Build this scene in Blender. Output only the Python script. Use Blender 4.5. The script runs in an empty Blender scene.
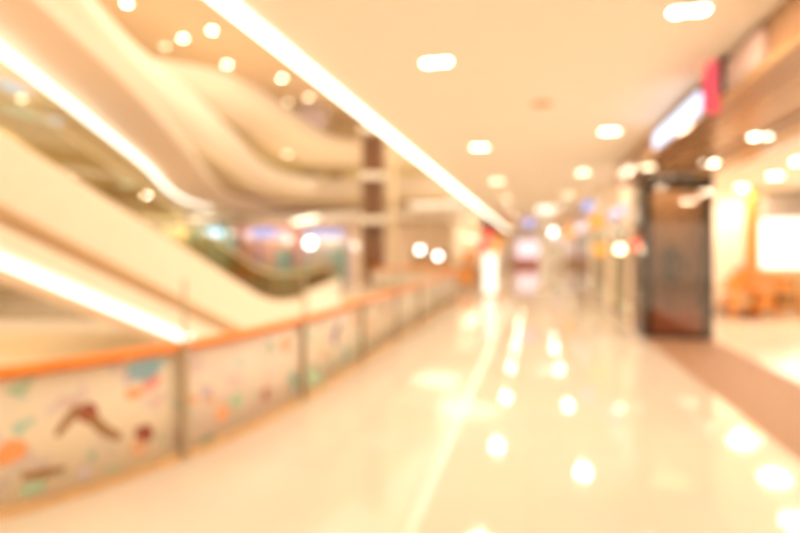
import bpy, math, random
from mathutils import Vector
random.seed(7)
# ------------------------------------------------------------------ camera
F = 533.3                      # focal length in pixels of the 800x533 frame
CH = 1.75                      # camera height
U0, V0 = 532.0, 250.0          # vanishing point of the walkway
TH = math.atan((U0 - 400) / F)
ST, CT = math.sin(TH), math.cos(TH)
sc = bpy.context.scene
col = sc.collection
cd = bpy.data.cameras.new('camera'); cam = bpy.data.objects.new('camera', cd); col.objects.link(cam)
cam.location = (0, 0, CH); cam.rotation_euler = (math.pi / 2, 0, TH)
cd.lens = 24; cd.sensor_width = 36; cd.shift_y = -(266.5 - V0) / 800
cd.clip_start = 0.05; cd.clip_end = 300
cd.dof.use_dof = True; cd.dof.focus_distance = 0.5; cd.dof.aperture_fstop = 1.65; cd.dof.aperture_blades = 0
sc.camera = cam
# ------------------------------------------------------------------ world, exposure
w = bpy.data.worlds.new('mall_ambient'); sc.world = w; w.use_nodes = True
w.node_tree.nodes['Background'].inputs[0].default_value = (1.0, 0.77, 0.52, 1)
w.node_tree.nodes['Background'].inputs[1].default_value = 1.36
vs = sc.view_settings
sc.display_settings.display_device = 'sRGB'
vs.view_transform = 'Standard'; vs.look = 'None'; vs.gamma = 1; vs.exposure = 0.69; vs.use_curve_mapping = False
try:
    sc.cycles.use_denoising = True; sc.cycles.max_bounces = 12; sc.cycles.diffuse_bounces = 8
    sc.cycles.transparent_max_bounces = 12; sc.cycles.sample_clamp_indirect = 6
except Exception: pass

# ------------------------------------------------------------------ coordinates
def cw(xc, zc, z=0.0):
    """camera-aligned plan coordinates (right, forward) -> world"""
    return Vector((xc * CT - zc * ST, xc * ST + zc * CT, z))
def px(u, v, zc):
    """pixel at forward distance zc -> world"""
    return cw((u - 400) / F * zc, zc, CH + (V0 - v) / F * zc)
def pH(u, v, z):
    """pixel on the horizontal plane at height z -> world"""
    zc = (z - CH) * F / (V0 - v)
    return cw((u - 400) / F * zc, zc, z)

# ------------------------------------------------------------------ mesh helpers
class MB:
    def __init__(s): s.v = []; s.f = []
    def add(s, vs_, fs):
        n = len(s.v); s.v += [tuple(p) for p in vs_]; s.f += [tuple(i + n for i in f) for f in fs]; return s
    def box(s, a, b):
        x0, y0, z0 = a; x1, y1, z1 = b
        return s.add([(x0,y0,z0),(x1,y0,z0),(x1,y1,z0),(x0,y1,z0),(x0,y0,z1),(x1,y0,z1),(x1,y1,z1),(x0,y1,z1)],
                     [(3,2,1,0),(4,5,6,7),(0,1,5,4),(1,2,6,5),(2,3,7,6),(3,0,4,7)])
    def obox(s, o, r, f, hw, hd, z0, z1):
        """box with plan centre o, unit right r, unit forward f"""
        ps = []
        for z in (z0, z1):
            for (a, b) in ((-1,-1),(1,-1),(1,1),(-1,1)):
                ps.append((o[0]+r[0]*a*hw+f[0]*b*hd, o[1]+r[1]*a*hw+f[1]*b*hd, z))
        return s.add(ps, [(3,2,1,0),(4,5,6,7),(0,1,5,4),(1,2,6,5),(2,3,7,6),(3,0,4,7)])
    def prism(s, pts, z0, z1):
        n = len(pts)
        return s.add([(p[0],p[1],z0) for p in pts]+[(p[0],p[1],z1) for p in pts],
                     [tuple(range(n-1,-1,-1)), tuple(range(n,2*n))]+[(i,(i+1)%n,n+(i+1)%n,n+i) for i in range(n)])
    def loft(s, rails, closed=False):
        """rails: lists of points of equal length"""
        n = len(rails[0]); m = len(rails); pts = [p for r in rails for p in r]; fs = []
        for j in range(m if closed else m - 1):
            k = (j + 1) % m
            for i in range(n - 1): fs.append((j*n+i, j*n+i+1, k*n+i+1, k*n+i))
        if closed:
            fs.append(tuple(j*n for j in range(m))); fs.append(tuple(j*n+n-1 for j in range(m-1,-1,-1)))
        return s.add(pts, fs)
    def tube(s, path, r, seg=10, ry=None):
        path = [Vector(p) for p in path]; rings = []
        ry = ry or r
        for i, p in enumerate(path):
            t = (path[min(i+1,len(path)-1)] - path[max(i-1,0)]).normalized()
            up = Vector((0,0,1)) if abs(t.z) < .95 else Vector((0,1,0))
            a = t.cross(up).normalized(); b = a.cross(t)
            rings.append([p + a*math.cos(q)*r + b*math.sin(q)*ry for q in [2*math.pi*k/seg for k in range(seg)]])
        rails = [[rg[k] for rg in rings] for k in range(seg)]
        return s.loft(rails, True)
    def lathe(s, o, prof, seg=20, axis='z'):
        pts = []; n = len(prof)
        for k in range(seg):
            q = 2*math.pi*k/seg
            for (r, h) in prof:
                if axis == 'z': pts.append((o[0]+r*math.cos(q), o[1]+r*math.sin(q), o[2]+h))
                elif axis == 'y': pts.append((o[0]+r*math.cos(q), o[1]+h, o[2]+r*math.sin(q)))
                else: pts.append((o[0]+h, o[1]+r*math.cos(q), o[2]+r*math.sin(q)))
        fs = []
        for k in range(seg):
            m = (k+1) % seg
            for i in range(n-1): fs.append((k*n+i, m*n+i, m*n+i+1, k*n+i+1))
        fs.append(tuple(k*n for k in range(seg-1,-1,-1))); fs.append(tuple(k*n+n-1 for k in range(seg)))
        return s.add(pts, fs)
    def build(s, name, m, parent=None, smooth=False, bevel=0):
        me = bpy.data.meshes.new(name); me.from_pydata(s.v, [], s.f); me.validate(); me.update()
        import bmesh
        bm = bmesh.new(); bm.from_mesh(me); bmesh.ops.recalc_face_normals(bm, faces=bm.faces); bm.to_mesh(me); bm.free()
        me.materials.append(m)
        if smooth:
            for p in me.polygons: p.use_smooth = True
        o = bpy.data.objects.new(name, me); col.objects.link(o)
        if bevel:
            b = o.modifiers.new('edge', 'BEVEL'); b.width = bevel; b.segments = 2; b.limit_method = 'ANGLE'
        if parent:
            o.parent = parent
            o.matrix_parent_inverse = parent.matrix_basis.inverted()
        return o
def tag(o, label, cat, group=None, kind=None):
    o['label'] = label; o['category'] = cat
    if group: o['group'] = group
    if kind: o['kind'] = kind
    return o
def thing(name, loc, label, cat, group=None):
    o = bpy.data.objects.new(name, None); col.objects.link(o); o.location = loc; o.empty_display_size = .1
    return tag(o, label, cat, group)
def struct(name, mb, m, label, cat='structure', smooth=False, parent=None):
    o = mb.build(name, m, parent, smooth); o['kind'] = 'structure'; o['label'] = label; o['category'] = cat
    return o

# ------------------------------------------------------------------ materials
def mat(name, c, rough=.6, metal=0, noise=.05, scale=4, c2=None, coat=0, bump=0):
    m = bpy.data.materials.new(name); m.use_nodes = True; nt = m.node_tree; b = nt.nodes['Principled BSDF']
    n = nt.nodes.new('ShaderNodeTexNoise'); n.inputs['Scale'].default_value = scale; n.inputs['Detail'].default_value = 3
    tc = nt.nodes.new('ShaderNodeTexCoord'); nt.links.new(tc.outputs['Object'], n.inputs['Vector'])
    r = nt.nodes.new('ShaderNodeValToRGB'); nt.links.new(n.outputs['Fac'], r.inputs['Fac'])
    a = c2 or tuple(x*(1-noise) for x in c)
    r.color_ramp.elements[0].position = .35; r.color_ramp.elements[1].position = .65
    r.color_ramp.elements[0].color = (*a, 1); r.color_ramp.elements[1].color = (*c, 1)
    nt.links.new(r.outputs['Color'], b.inputs['Base Color'])
    b.inputs['Roughness'].default_value = rough; b.inputs['Metallic'].default_value = metal
    b.inputs['Coat Weight'].default_value = coat; b.inputs['Coat Roughness'].default_value = .05
    if bump:
        bp = nt.nodes.new('ShaderNodeBump'); bp.inputs['Strength'].default_value = bump
        nt.links.new(n.outputs['Fac'], bp.inputs['Height']); nt.links.new(bp.outputs['Normal'], b.inputs['Normal'])
    return m
def emit(name, c, s):
    m = bpy.data.materials.new(name); m.use_nodes = True; nt = m.node_tree; nt.nodes.clear()
    e = nt.nodes.new('ShaderNodeEmission'); e.inputs[0].default_value = (*c, 1); e.inputs[1].default_value = s
    o = nt.nodes.new('ShaderNodeOutputMaterial'); nt.links.new(e.outputs[0], o.inputs[0]); return m
def glass(name, tint, refl=.12, rough=.03):
    m = bpy.data.materials.new(name); m.use_nodes = True; nt = m.node_tree; nt.nodes.clear()
    t = nt.nodes.new('ShaderNodeBsdfTransparent'); t.inputs[0].default_value = (*tint, 1)
    g = nt.nodes.new('ShaderNodeBsdfGlossy'); g.inputs['Roughness'].default_value = rough
    f = nt.nodes.new('ShaderNodeLayerWeight'); f.inputs['Blend'].default_value = .25
    mr = nt.nodes.new('ShaderNodeMapRange'); mr.inputs['To Min'].default_value = refl; mr.inputs['To Max'].default_value = min(1, refl + .5)
    nt.links.new(f.outputs['Fresnel'], mr.inputs['Value'])
    mx = nt.nodes.new('ShaderNodeMixShader'); nt.links.new(mr.outputs[0], mx.inputs[0])
    nt.links.new(t.outputs[0], mx.inputs[1]); nt.links.new(g.outputs[0], mx.inputs[2])
    o = nt.nodes.new('ShaderNodeOutputMaterial'); nt.links.new(mx.outputs[0], o.inputs[0]); return m
def floor_mat():
    m = bpy.data.materials.new('polished_tile'); m.use_nodes = True; nt = m.node_tree; b = nt.nodes['Principled BSDF']
    tc = nt.nodes.new('ShaderNodeTexCoord')
    br = nt.nodes.new('ShaderNodeTexBrick'); br.offset = 0; br.inputs['Scale'].default_value = 1
    br.inputs['Brick Width'].default_value = 0.8; br.inputs['Row Height'].default_value = 0.8; br.inputs['Mortar Size'].default_value = .004
    br.inputs['Color1'].default_value = (.74, .65, .56, 1); br.inputs['Color2'].default_value = (.72, .63, .54, 1); br.inputs['Mortar'].default_value = (.66, .56, .44, 1)
    nt.links.new(tc.outputs['Object'], br.inputs['Vector'])
    n = nt.nodes.new('ShaderNodeTexNoise'); n.inputs['Scale'].default_value = 1.5; n.inputs['Detail'].default_value = 6
    nt.links.new(tc.outputs['Object'], n.inputs['Vector'])
    mx = nt.nodes.new('ShaderNodeMix'); mx.data_type = 'RGBA'; mx.blend_type = 'MULTIPLY'; mx.inputs[0].default_value = .12
    nt.links.new(br.outputs['Color'], mx.inputs[6]); nt.links.new(n.outputs['Color'], mx.inputs[7]); nt.links.new(mx.outputs[2], b.inputs['Base Color'])
    b.inputs['Roughness'].default_value = .06; b.inputs['IOR'].default_value = 1.42
    return m
def print_mat(name, seed, base):
    """frosted film with a pale printed pattern of soft colour patches"""
    m = bpy.data.materials.new(name); m.use_nodes = True; nt = m.node_tree; nt.nodes.clear()
    tc = nt.nodes.new('ShaderNodeTexCoord'); mp = nt.nodes.new('ShaderNodeMapping'); mp.inputs['Location'].default_value = (seed*3.7, seed*1.9, seed)
    nt.links.new(tc.outputs['Object'], mp.inputs['Vector'])
    n = nt.nodes.new('ShaderNodeTexNoise'); n.inputs['Scale'].default_value = 5; n.inputs['Detail'].default_value = 2
    nt.links.new(mp.outputs[0], n.inputs['Vector'])
    r = nt.nodes.new('ShaderNodeValToRGB'); e = r.color_ramp.elements
    e[0].position = .30; e[0].color = (.42, .66, .62, 1); e[1].position = .75; e[1].color = (.80, .55, .45, 1)
    a = e.new(.40); a.color = (*base, 1); a = e.new(.56); a.color = (*base, 1); a = e.new(.64); a.color = (.78, .72, .74, 1)
    nt.links.new(n.outputs['Fac'], r.inputs['Fac'])
    d = nt.nodes.new('ShaderNodeBsdfPrincipled'); d.inputs['Roughness'].default_value = .25
    t = nt.nodes.new('ShaderNodeBsdfTranslucent')
    nt.links.new(r.outputs[0], d.inputs['Base Color']); nt.links.new(r.outputs[0], t.inputs[0])
    mx = nt.nodes.new('ShaderNodeMixShader'); mx.inputs[0].default_value = .4
    nt.links.new(d.outputs[0], mx.inputs[1]); nt.links.new(t.outputs[0], mx.inputs[2])
    o = nt.nodes.new('ShaderNodeOutputMaterial'); nt.links.new(mx.outputs[0], o.inputs[0]); return m

M = dict(
    ceiling=mat('ceiling_paint', (.91, .88, .81), .8, noise=.02), floor=floor_mat(),
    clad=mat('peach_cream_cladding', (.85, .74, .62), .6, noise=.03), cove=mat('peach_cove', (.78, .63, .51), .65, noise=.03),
    groove=mat('groove_shade_paint', (.62, .44, .27), .7, noise=.04),  # darker tan puts the shade of the recess into the colour
    cream=mat('cream_plaster', (.88, .82, .72), .6, noise=.03), peach=mat('peach_plaster', (.86, .72, .58), .65, noise=.03),
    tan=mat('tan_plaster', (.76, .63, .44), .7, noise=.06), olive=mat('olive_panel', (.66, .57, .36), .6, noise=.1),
    bronze=mat('bronze_cladding', (.32, .17, .085), .28, .35, noise=.08), gold=mat('gold_soffit', (.42, .245, .11), .25, .3, noise=.06),
    brownstone=mat('brown_stone', (.36, .20, .12), .55, noise=.12, scale=9), black=mat('black_lacquer', (.025, .018, .015), .08, noise=.2),
    wood=mat('orange_wood', (.90, .27, .03), .35, noise=.2, scale=14), steel=mat('post_metal', (.50, .42, .30), .35, .7),
    brown=mat('dark_brown', (.38, .25, .14), .4, noise=.15), white=mat('white_paint', (.85, .84, .82), .5, noise=.02),
    oak=mat('oak_table', (.80, .33, .07), .45, noise=.2, scale=10), oak2=mat('pale_oak', (.75, .50, .26), .5, noise=.15, scale=8),
    grey=mat('grey_panel', (.42, .38, .36), .5), teal=mat('teal_panel', (.22, .48, .48), .5, noise=.2), blue=mat('blue_print', (.28, .52, .66), .5, noise=.15),
    red=mat('red_print', (.80, .16, .10), .5), pink=mat('pink_print', (.80, .36, .34), .5), purple=mat('purple_print', (.28, .18, .36), .5),
    maroon=mat('maroon_print', (.34, .09, .06), .5, noise=.2), brownp=mat('brown_print', (.36, .20, .08), .5, noise=.2), green=mat('green_leaf', (.30, .42, .08), .6, noise=.4, scale=20),
    greenp=mat('green_print', (.40, .58, .42), .5), orange=mat('orange_print', (.85, .38, .16), .5), skin=mat('tan_print', (.75, .45, .28), .5), lilac=mat('lilac_panel', (.60, .52, .60), .4),
    glass=glass('clear_glass', (.90, .92, .86), .06), gglass=glass('olive_glass', (.82, .76, .54), .10), dglass=glass('smoked_glass', (.74, .58, .44), .075, .015),
    bglass=glass('lift_glass', (.86, .70, .50), .03),
    ledb=emit('led_balcony', (1, .90, .74), 1.8), led=emit('led_white', (1, .90, .70), 3.0), led2=emit('led_warm', (1, .86, .62), 3.2), lamp=emit('lamp_lens', (1, .88, .62), 14), lampw=emit('lamp_cool', (1, .92, .85), 6),
    lampd=emit('lamp_dim', (1, .82, .52), 5), panel=emit('light_panel', (1, .90, .70), 1.3), sign=emit('sign_white', (.72, .80, 1), 1.25), niche=emit('lit_niche', (1, .88, .68), 1.6),
    eblue=emit('sign_blue', (.42, .45, .8), .9), ered=emit('sign_red', (1, .08, .05), 1.2), eorange=emit('sign_orange', (1, .36, .04), 1.0), epink=emit('sign_pink', (1, .72, .70), .9),
    ecyan=emit('sign_cyan', (.60, .85, .95), 1.5), infill_glow=emit('added_fill_strip', (1,.80,.56), 2.2), epale=emit('panel_bluish', (.62,.66,.62), .75), redplastic=emit('sign_red_face', (.95, .10, .12), .8),  # includes the added glow that brightens shopfront interiors
)
# ------------------------------------------------------------------ railing path (plan, world) : straight along the walkway, bending away near the camera and at the far end
def catmull(P, n=12):
    out = []
    for i in range(len(P)-1):
        p0, p1, p2, p3 = P[max(i-1,0)], P[i], P[i+1], P[min(i+2,len(P)-1)]
        for k in range(n):
            t = k / n
            out.append(tuple(.5*((2*p1[a])+(-p0[a]+p2[a])*t+(2*p0[a]-5*p1[a]+4*p2[a]-p3[a])*t*t+(-p0[a]+3*p1[a]-3*p2[a]+p3[a])*t**3) for a in range(len(p1))))
    out.append(tuple(P[-1])); return out
RAILP = catmull([(-6.2,1.35),(-5.0,1.75),(-4.1,2.12),(-3.40,2.73),(-2.98,3.55),(-2.75,4.3),(-2.61,5.4),(-2.56,7),(-2.55,10),(-2.55,14),(-2.55,18),(-2.75,19.7),(-3.5,20.8),(-5.2,21.6),(-8.2,22.6)])
ARC = [0]
for i in range(1, len(RAILP)): ARC.append(ARC[-1] + math.dist(RAILP[i], RAILP[i-1]))
def rail_at(s, off=0.0, z=0.0):
    s = min(max(s, 0), ARC[-1] - 1e-4); i = 0
    while ARC[i+1] < s: i += 1
    t = (s-ARC[i])/(ARC[i+1]-ARC[i]); a, b = RAILP[i], RAILP[i+1]
    d = Vector((b[0]-a[0], b[1]-a[1])).normalized(); n = Vector((d.y, -d.x))     # n points to the walkway
    return Vector((a[0]+(b[0]-a[0])*t+n.x*off, a[1]+(b[1]-a[1])*t+n.y*off, z))
def uvz(p):
    q = p - Vector((0,0,0)); xc = q.x*CT+q.y*ST; zc = -q.x*ST+q.y*CT
    return (400+F*xc/zc if zc > .1 else -9999), zc
def rail_s(u):
    """arc length at which the railing is seen in pixel column u"""
    best = None; s = 1.0
    while s < ARC[-1]-4:
        uu, zc = uvz(rail_at(s))
        if best is None or abs(uu-u) < best[0]: best = (abs(uu-u), s)
        s += .02
    return best[1]
def rail_sh(u, v):
    s = rail_s(u); _, zc = uvz(rail_at(s)); return s, CH + (V0-v)/F*zc

# ================================================================== STRUCTURE
# walkway floor slab with the curved edge of the opening
edge = [rail_at(ARC[-1]*k/90, -.12) for k in range(91)]
fl = [(p.x, p.y) for p in edge]
fl += [tuple(cw(-2.7, 24.6)[:2]), tuple(cw(-20, 28)[:2]), tuple(cw(-20, 44)[:2]), (-14, 62), (2.15, 62), (2.15, -14), (-7, -14), (-7, 1.1)]
struct('floor', MB().prism(fl, -.30, 0), M['floor'], 'glossy cream tiled floor of the mall walkway', 'floor')
# slab across the opening, on which the escalator lands
far = [cw(-2.9,12.6), cw(-2.75,18), cw(-2.7,24.5), cw(-20,28), cw(-20,13.5), cw(-5.2,13.2)]
struct('floor_across', MB().prism([p[:2] for p in far], -.30, 0), M['floor'], 'cream floor slab on the far side of the atrium', 'floor')
struct('floor_lower', MB().prism([cw(-30,-2)[:2], cw(-3.2,-2)[:2], (-2.9,24), cw(-30,40)[:2]], -4.7, -4.5), M['tan'], 'tan lower storey floor seen beneath the escalator', 'floor')
# walkway ceiling
struct('ceiling', MB().prism([(-2.33,-14),(1.85,-14),(1.85,12.9),(2.15,12.9),(2.15,62),(-2.33,62)], 3.64, 3.95), M['ceiling'], 'smooth cream ceiling above the walkway', 'ceiling')
struct('ceiling_far', MB().prism([(-2.42,24.6), (-2.42,62), (-14,62), cw(-19,44)[:2], cw(-12,36)[:2], cw(-4,30.5)[:2], cw(.4,29)[:2], cw(.6,25.2)[:2]], 3.70, 3.92), M['ceiling'], 'cream ceiling over the far hall beyond the atrium', 'ceiling')
struct('trim_1', MB().box((-2.40,-14,3.64),(-2.33,24.5,4.10)), M['cream'], 'cream edge beam of the walkway ceiling along the atrium', 'trim')
tag(MB().box((-2.32,-14,3.600),(-2.20,58,3.638)).build('led_strip', M['led']), 'long white light strip along the walkway ceiling edge', 'light strip')
# shop side of the walkway
struct('wall_right', MB().box((1.85,-14,3.20),(2.15,12.9,3.95)), M['bronze'], 'glossy bronze fascia above the shop entrance', 'wall')
struct('ceiling_entrance', MB().box((2.15,-14,3.20),(3.45,12.9,3.4)), M['gold'], 'golden brown soffit over the shop entrance', 'ceiling')
struct('floor_threshold', MB().box((2.15,-14,-.3),(3.42,12.9,.001)), M['brownstone'], 'polished brown stone threshold in front of the shop', 'floor')
struct('floor_shop', MB().box((3.42,-14,-.3),(12.5,19,.002)), mat('pale_shop_tile', (.92,.88,.81), .12, noise=.02), 'bright cream floor inside the shop', 'floor')
struct('ceiling_shop', MB().box((3.45,-14,3.45),(12.5,19,3.65)), M['ceiling'], 'white ceiling inside the shop', 'ceiling')
struct('wall_shop_back', MB().box((3.29,17.6,0),(12.5,17.8,3.45)), M['cream'], 'cream rear wall inside the shop', 'wall')
struct('wall_shop_side', MB().box((12.4,-14,0),(12.6,17.6,3.45)), M['cream'], 'cream far side wall inside the shop', 'wall')
struct('wall_shop_left', MB().box((3.30,12.9,0),(3.45,17.6,3.45)), M['cream'], 'cream wall of the shop behind the dark display case', 'wall')
# far walls
struct('wall_end', MB().box((-3.2,60,0),(2.6,60.3,3.64)), M['cream'], 'cream wall closing the far end of the walkway', 'wall')
struct('wall_across', MB().prism([cw(-20,37)[:2], cw(6.2,37)[:2], cw(6.2,37.3)[:2], cw(-20,37.3)[:2]], 0, 3.7), M['peach'], 'peach rear wall behind the shops across the atrium', 'wall')
struct('wall_left_shops', MB().box((-2.75,28.5,0),(-2.6,60,3.7)), M['cream'], 'cream shop wall along the left of the far walkway', 'wall')
struct('wall_lower', MB().prism([cw(-30,33)[:2], cw(-2,33)[:2], cw(-2,33.3)[:2], cw(-30,33.3)[:2]], -4.5, -.3), M['tan'], 'tan rear wall of the lower storey', 'wall')
struct('trim_2', MB().prism([cw(-30,30)[:2], cw(-3,27)[:2], cw(-3,27.3)[:2], cw(-30,30.3)[:2]], -1.5, -.3), M['cream'], 'cream slab edge above the lower storey', 'trim')
struct('wall_atrium_back', MB().prism([cw(-19,10)[:2], cw(-18.6,10)[:2], cw(-18.6,37)[:2], cw(-19,37)[:2]], 0, 12.2), M['tan'], 'tan wall behind the balconies at the far left', 'wall')

# ---------------- first-storey balcony: stepped, curving fascia lofted between horizontal rails
def rail(z, pts, n=8):
    """pts in pixels on the horizontal plane z"""
    P = [pH(u, v, z) if len((u, v)) == 2 else None for (u, v) in pts]
    return [Vector(q) for q in catmull([tuple(p) for p in P], n)]
def resample(path, n):
    L = [0]
    for i in range(1, len(path)): L.append(L[-1]+(path[i]-path[i-1]).length)
    out = []
    for k in range(n):
        s = L[-1]*k/(n-1); i = 0
        while i < len(path)-2 and L[i+1] < s: i += 1
        t = (s-L[i])/max(1e-6, L[i+1]-L[i]); out.append(path[i].lerp(path[i+1], min(t, 1)))
    return out
def crail(z, pts, n=60):
    return resample([Vector((*cw(a, b)[:2], z)) for (a, b) in catmull(pts, 10)], n)
zL = 3.95
R0 = crail(zL,       [(-3.8,3.2),(-4.47,5.8),(-5.45,9.4),(-6.9,14.5),(-9.0,21),(-10.2,27),(-9.8,33),(-7.0,35.5),(-2,34.5),(4.4,33)])
R0b = [p + Vector((0,0,.16)) for p in R0]
R1 = crail(zL+.30,   [(-3.3,3.2),(-3.75,5.8),(-4.35,9.0),(-5.45,13.5),(-7.2,20.5),(-8.2,26),(-7.7,31.5),(-5.6,33.5),(-1,32.6),(4.4,31)])
R1b = crail(zL+.45,  [(-3.2,3.2),(-3.68,5.8),(-4.25,9.0),(-5.30,13.5),(-7.0,20.3),(-7.9,25.7),(-7.4,31.0),(-5.4,33.1),(-1,32.2),(4.4,30.6)])
R2 = crail(zL+.62,   [(-3.7,3.2),(-4.20,5.8),(-4.85,9.0),(-5.95,13.5),(-7.6,20.0),(-8.4,25.5),(-7.8,30.9),(-5.6,33.0),(-1,32.2),(4.4,30.6)])
R2b = crail(zL+1.00, [(-3.2,3.2),(-3.9,6.0),(-4.7,9.5),(-5.45,14),(-6.6,19.5),(-7.2,24.5),(-6.7,29.6),(-5.0,31.6),(-1,31.0),(4.4,29.5)])
R3 = crail(zL+2.00,  [(-3.6,3.2),(-4.6,6.5),(-5.35,10.4),(-5.5,14),(-5.9,19),(-6.5,25),(-6.2,29.5),(-4.8,31.6),(-1,31.0),(4.4,29.5)])
R3b = [p + (Vector((*cw(-1,0)[:2],0)) * .3) for p in R3]
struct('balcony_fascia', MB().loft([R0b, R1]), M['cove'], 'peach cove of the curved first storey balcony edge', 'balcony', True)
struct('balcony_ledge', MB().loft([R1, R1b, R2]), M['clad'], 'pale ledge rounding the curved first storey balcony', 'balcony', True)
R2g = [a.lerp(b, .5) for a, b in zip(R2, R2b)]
struct('balcony_groove_shade', MB().loft([R2, R2g]), M['groove'], 'groove with shade painted in tan between ledge and parapet of the first storey balcony', 'balcony', True)  # tan band paints the shade under the parapet
struct('balcony_parapet', MB().loft([R2g, R2b, R3, R3b]), M['clad'], 'wide cream parapet of the curved first storey balcony', 'balcony', True)
nl = 35
ledA = MB()
inner = [p + Vector((*cw(.12,0)[:2],0)) for p in R0]
ledA.loft([[p for p in R0[:nl]], [p + Vector((0,0,.02)) for p in inner[:nl]], [p + Vector((0,0,.05)) for p in inner[:nl]], [p + Vector((0,0,.05)) for p in R0[:nl]]], True)
tag(ledA.build('led_strip', M['ledb']), 'white light strip under the curved first storey balcony', 'light strip')
# soffit of the first storey
sof = [R0b[i] for i in range(7, 56)]
pts = [p[:2] for p in sof] + [tuple(cw(-1,37)[:2]), tuple(cw(-18.6,37)[:2]), tuple(cw(-18.6,11)[:2]), tuple(cw(-9.5,7.0)[:2])]
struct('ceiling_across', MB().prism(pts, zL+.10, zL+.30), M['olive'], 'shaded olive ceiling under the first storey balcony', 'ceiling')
struct('floor_first_storey', MB().prism([R3b[i][:2] for i in range(16, 60)] + [tuple(cw(4.4,37)[:2]), tuple(cw(-18.6,37)[:2]), tuple(cw(-18.6,11)[:2])], zL+.75, zL+.9), M['tan'], 'floor of the first storey behind the balcony', 'floor')
# ---------------- second-storey balcony
S0 = crail(8.25, [(-18.6,20.5),(-13,23),(-9.2,25.5),(-8.5,28),(-8.4,33),(-7.6,38),(-5.0,41),(3,40)])
S1 = crail(8.75, [(-18.6,19.8),(-13,22.2),(-8.9,24.7),(-7.9,27.5),(-7.6,32.5),(-6.9,37),(-4.6,40),(3,39.4)])
S2 = crail(10.05, [(-18.6,19.8),(-13,22),(-9.0,24.2),(-7.5,26.8),(-6.5,32),(-5.6,37),(-3.6,40),(3,39.4)])
S2b = [p + Vector((*cw(-.3,.2)[:2],0)) for p in S2]
struct('balcony_parapet_upper', MB().loft([S0, S1, S2, S2b]), M['clad'], 'cream curved parapet of the second storey balcony', 'balcony', True)
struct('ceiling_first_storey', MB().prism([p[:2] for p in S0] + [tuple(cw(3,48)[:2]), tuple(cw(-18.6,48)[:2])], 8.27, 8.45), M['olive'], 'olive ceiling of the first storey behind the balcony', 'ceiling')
struct('ceiling_upper', MB().prism([cw(-18.6,16)[:2], cw(-9,20)[:2], cw(-5.5,25)[:2], cw(3,40)[:2], cw(3,48)[:2], cw(-18.6,48)[:2]], 12.25, 12.6), M['peach'], 'peach ceiling of the second storey seen beneath the walkway ceiling', 'ceiling')
struct('wall_first_storey', MB().prism([cw(-18.6,45)[:2], cw(3,45)[:2], cw(3,45.3)[:2], cw(-18.6,45.3)[:2]], 4.7, 12.25), M['tan'], 'tan rear wall of the upper storeys', 'wall')

# ================================================================== ATRIUM RAILING
rl = thing('glass_railing', (-2.55, 6, 0), 'glass balustrade with printed panels and orange wooden handrail along the atrium edge', 'railing')
RH = .945
posts = [rail_s(180) - 2.9, rail_s(180), rail_s(300), rail_s(360)]
posts.append(rail_s(395))
while posts[-1] + 2.1 < ARC[-1] - .5: posts.append(posts[-1] + 2.1)
posts = [max(.05, posts[0] - 2.0)] + posts
send = posts[-1]
ss = [posts[0] + (send-posts[0])*k/140 for k in range(141)]
MB().tube([rail_at(s, 0, RH) for s in ss], .05, 12, .045).build('handrail', M['wood'], rl, True)['label'] = 'orange wooden handrail'
MB().loft([[rail_at(s, .05, 0) for s in ss], [rail_at(s, .05, .055) for s in ss], [rail_at(s, -.05, .055) for s in ss], [rail_at(s, -.05, 0) for s in ss]], True).build('kerb', M['oak2'], rl)
prints = [print_mat('printed_film_%d' % k, k, b) for k, b in enumerate([(.90,.84,.74), (.88,.80,.74), (.82,.78,.68), (.76,.68,.56), (.78,.72,.60)])]
post_mesh = None
for k, s in enumerate(posts):
    p = rail_at(s, .05)
    q = rail_at(s+.02, .05) - rail_at(s-.02, .05); q.normalize(); r = Vector((q.x, q.y, 0)); f = Vector((-q.y, q.x, 0))
    MB().tube([(p.x,p.y,RH+.02),(p.x,p.y,1.5)], .016, 8).build('post_rod', M['steel'], rl)
    MB().obox(p, r, f, .028, .018, 0.02, RH + .02).build('post', M['steel'], rl)
panels = []
for k in range(len(posts)-1):
    a, b = posts[k]+.008, posts[k+1]-.008
    t = [a+(b-a)*i/14 for i in range(15)]
    pn = MB().loft([[rail_at(s,.007,.058) for s in t],[rail_at(s,.007,RH-.045) for s in t],[rail_at(s,-.007,RH-.045) for s in t],[rail_at(s,-.007,.058) for s in t]], True).build('glass_panel', prints[[0,0,1,2,3,4][min(k,5)] if k < 6 else (3 if k % 2 else 4)], rl, True)
    panels.append(pn)
def stroke(panel, pts, width, m, name='printed_shape', off=.010):
    """a flat printed shape on a panel; pts in photograph pixels, turned into places on the railing surface; width in metres (one or per point)"""
    P = catmull([rail_sh(u, v) for (u, v) in pts], 6)
    ws = width if isinstance(width, (list, tuple)) else [width]*len(pts)
    n = len(P); L = []; R = []
    for i, (s, h) in enumerate(P):
        a = P[max(i-1,0)]; b = P[min(i+1,n-1)]; d = Vector((b[0]-a[0], b[1]-a[1])); d = d.normalized() if d.length > 1e-6 else Vector((1,0))
        j = i/(n-1)*(len(ws)-1); i0 = int(j); i1 = min(i0+1, len(ws)-1); wd = (ws[i0]*(1-(j-i0))+ws[i1]*(j-i0))/2
        if i in (0, n-1): wd *= .5
        c = lambda q: min(max(q, .10), RH-.06)
        L.append((s - d.y*wd, c(h + d.x*wd))); R.append((s + d.y*wd, c(h - d.x*wd)))
    mb = MB().loft([[rail_at(s,off,h) for s,h in L],[rail_at(s,off,h) for s,h in R],[rail_at(s,off-.002,h) for s,h in R],[rail_at(s,off-.002,h) for s,h in L]], True)
    return mb.build(name, M[m], panel)
p1, p2, p3, p4 = panels[1], panels[2], panels[3], panels[4]
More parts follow.
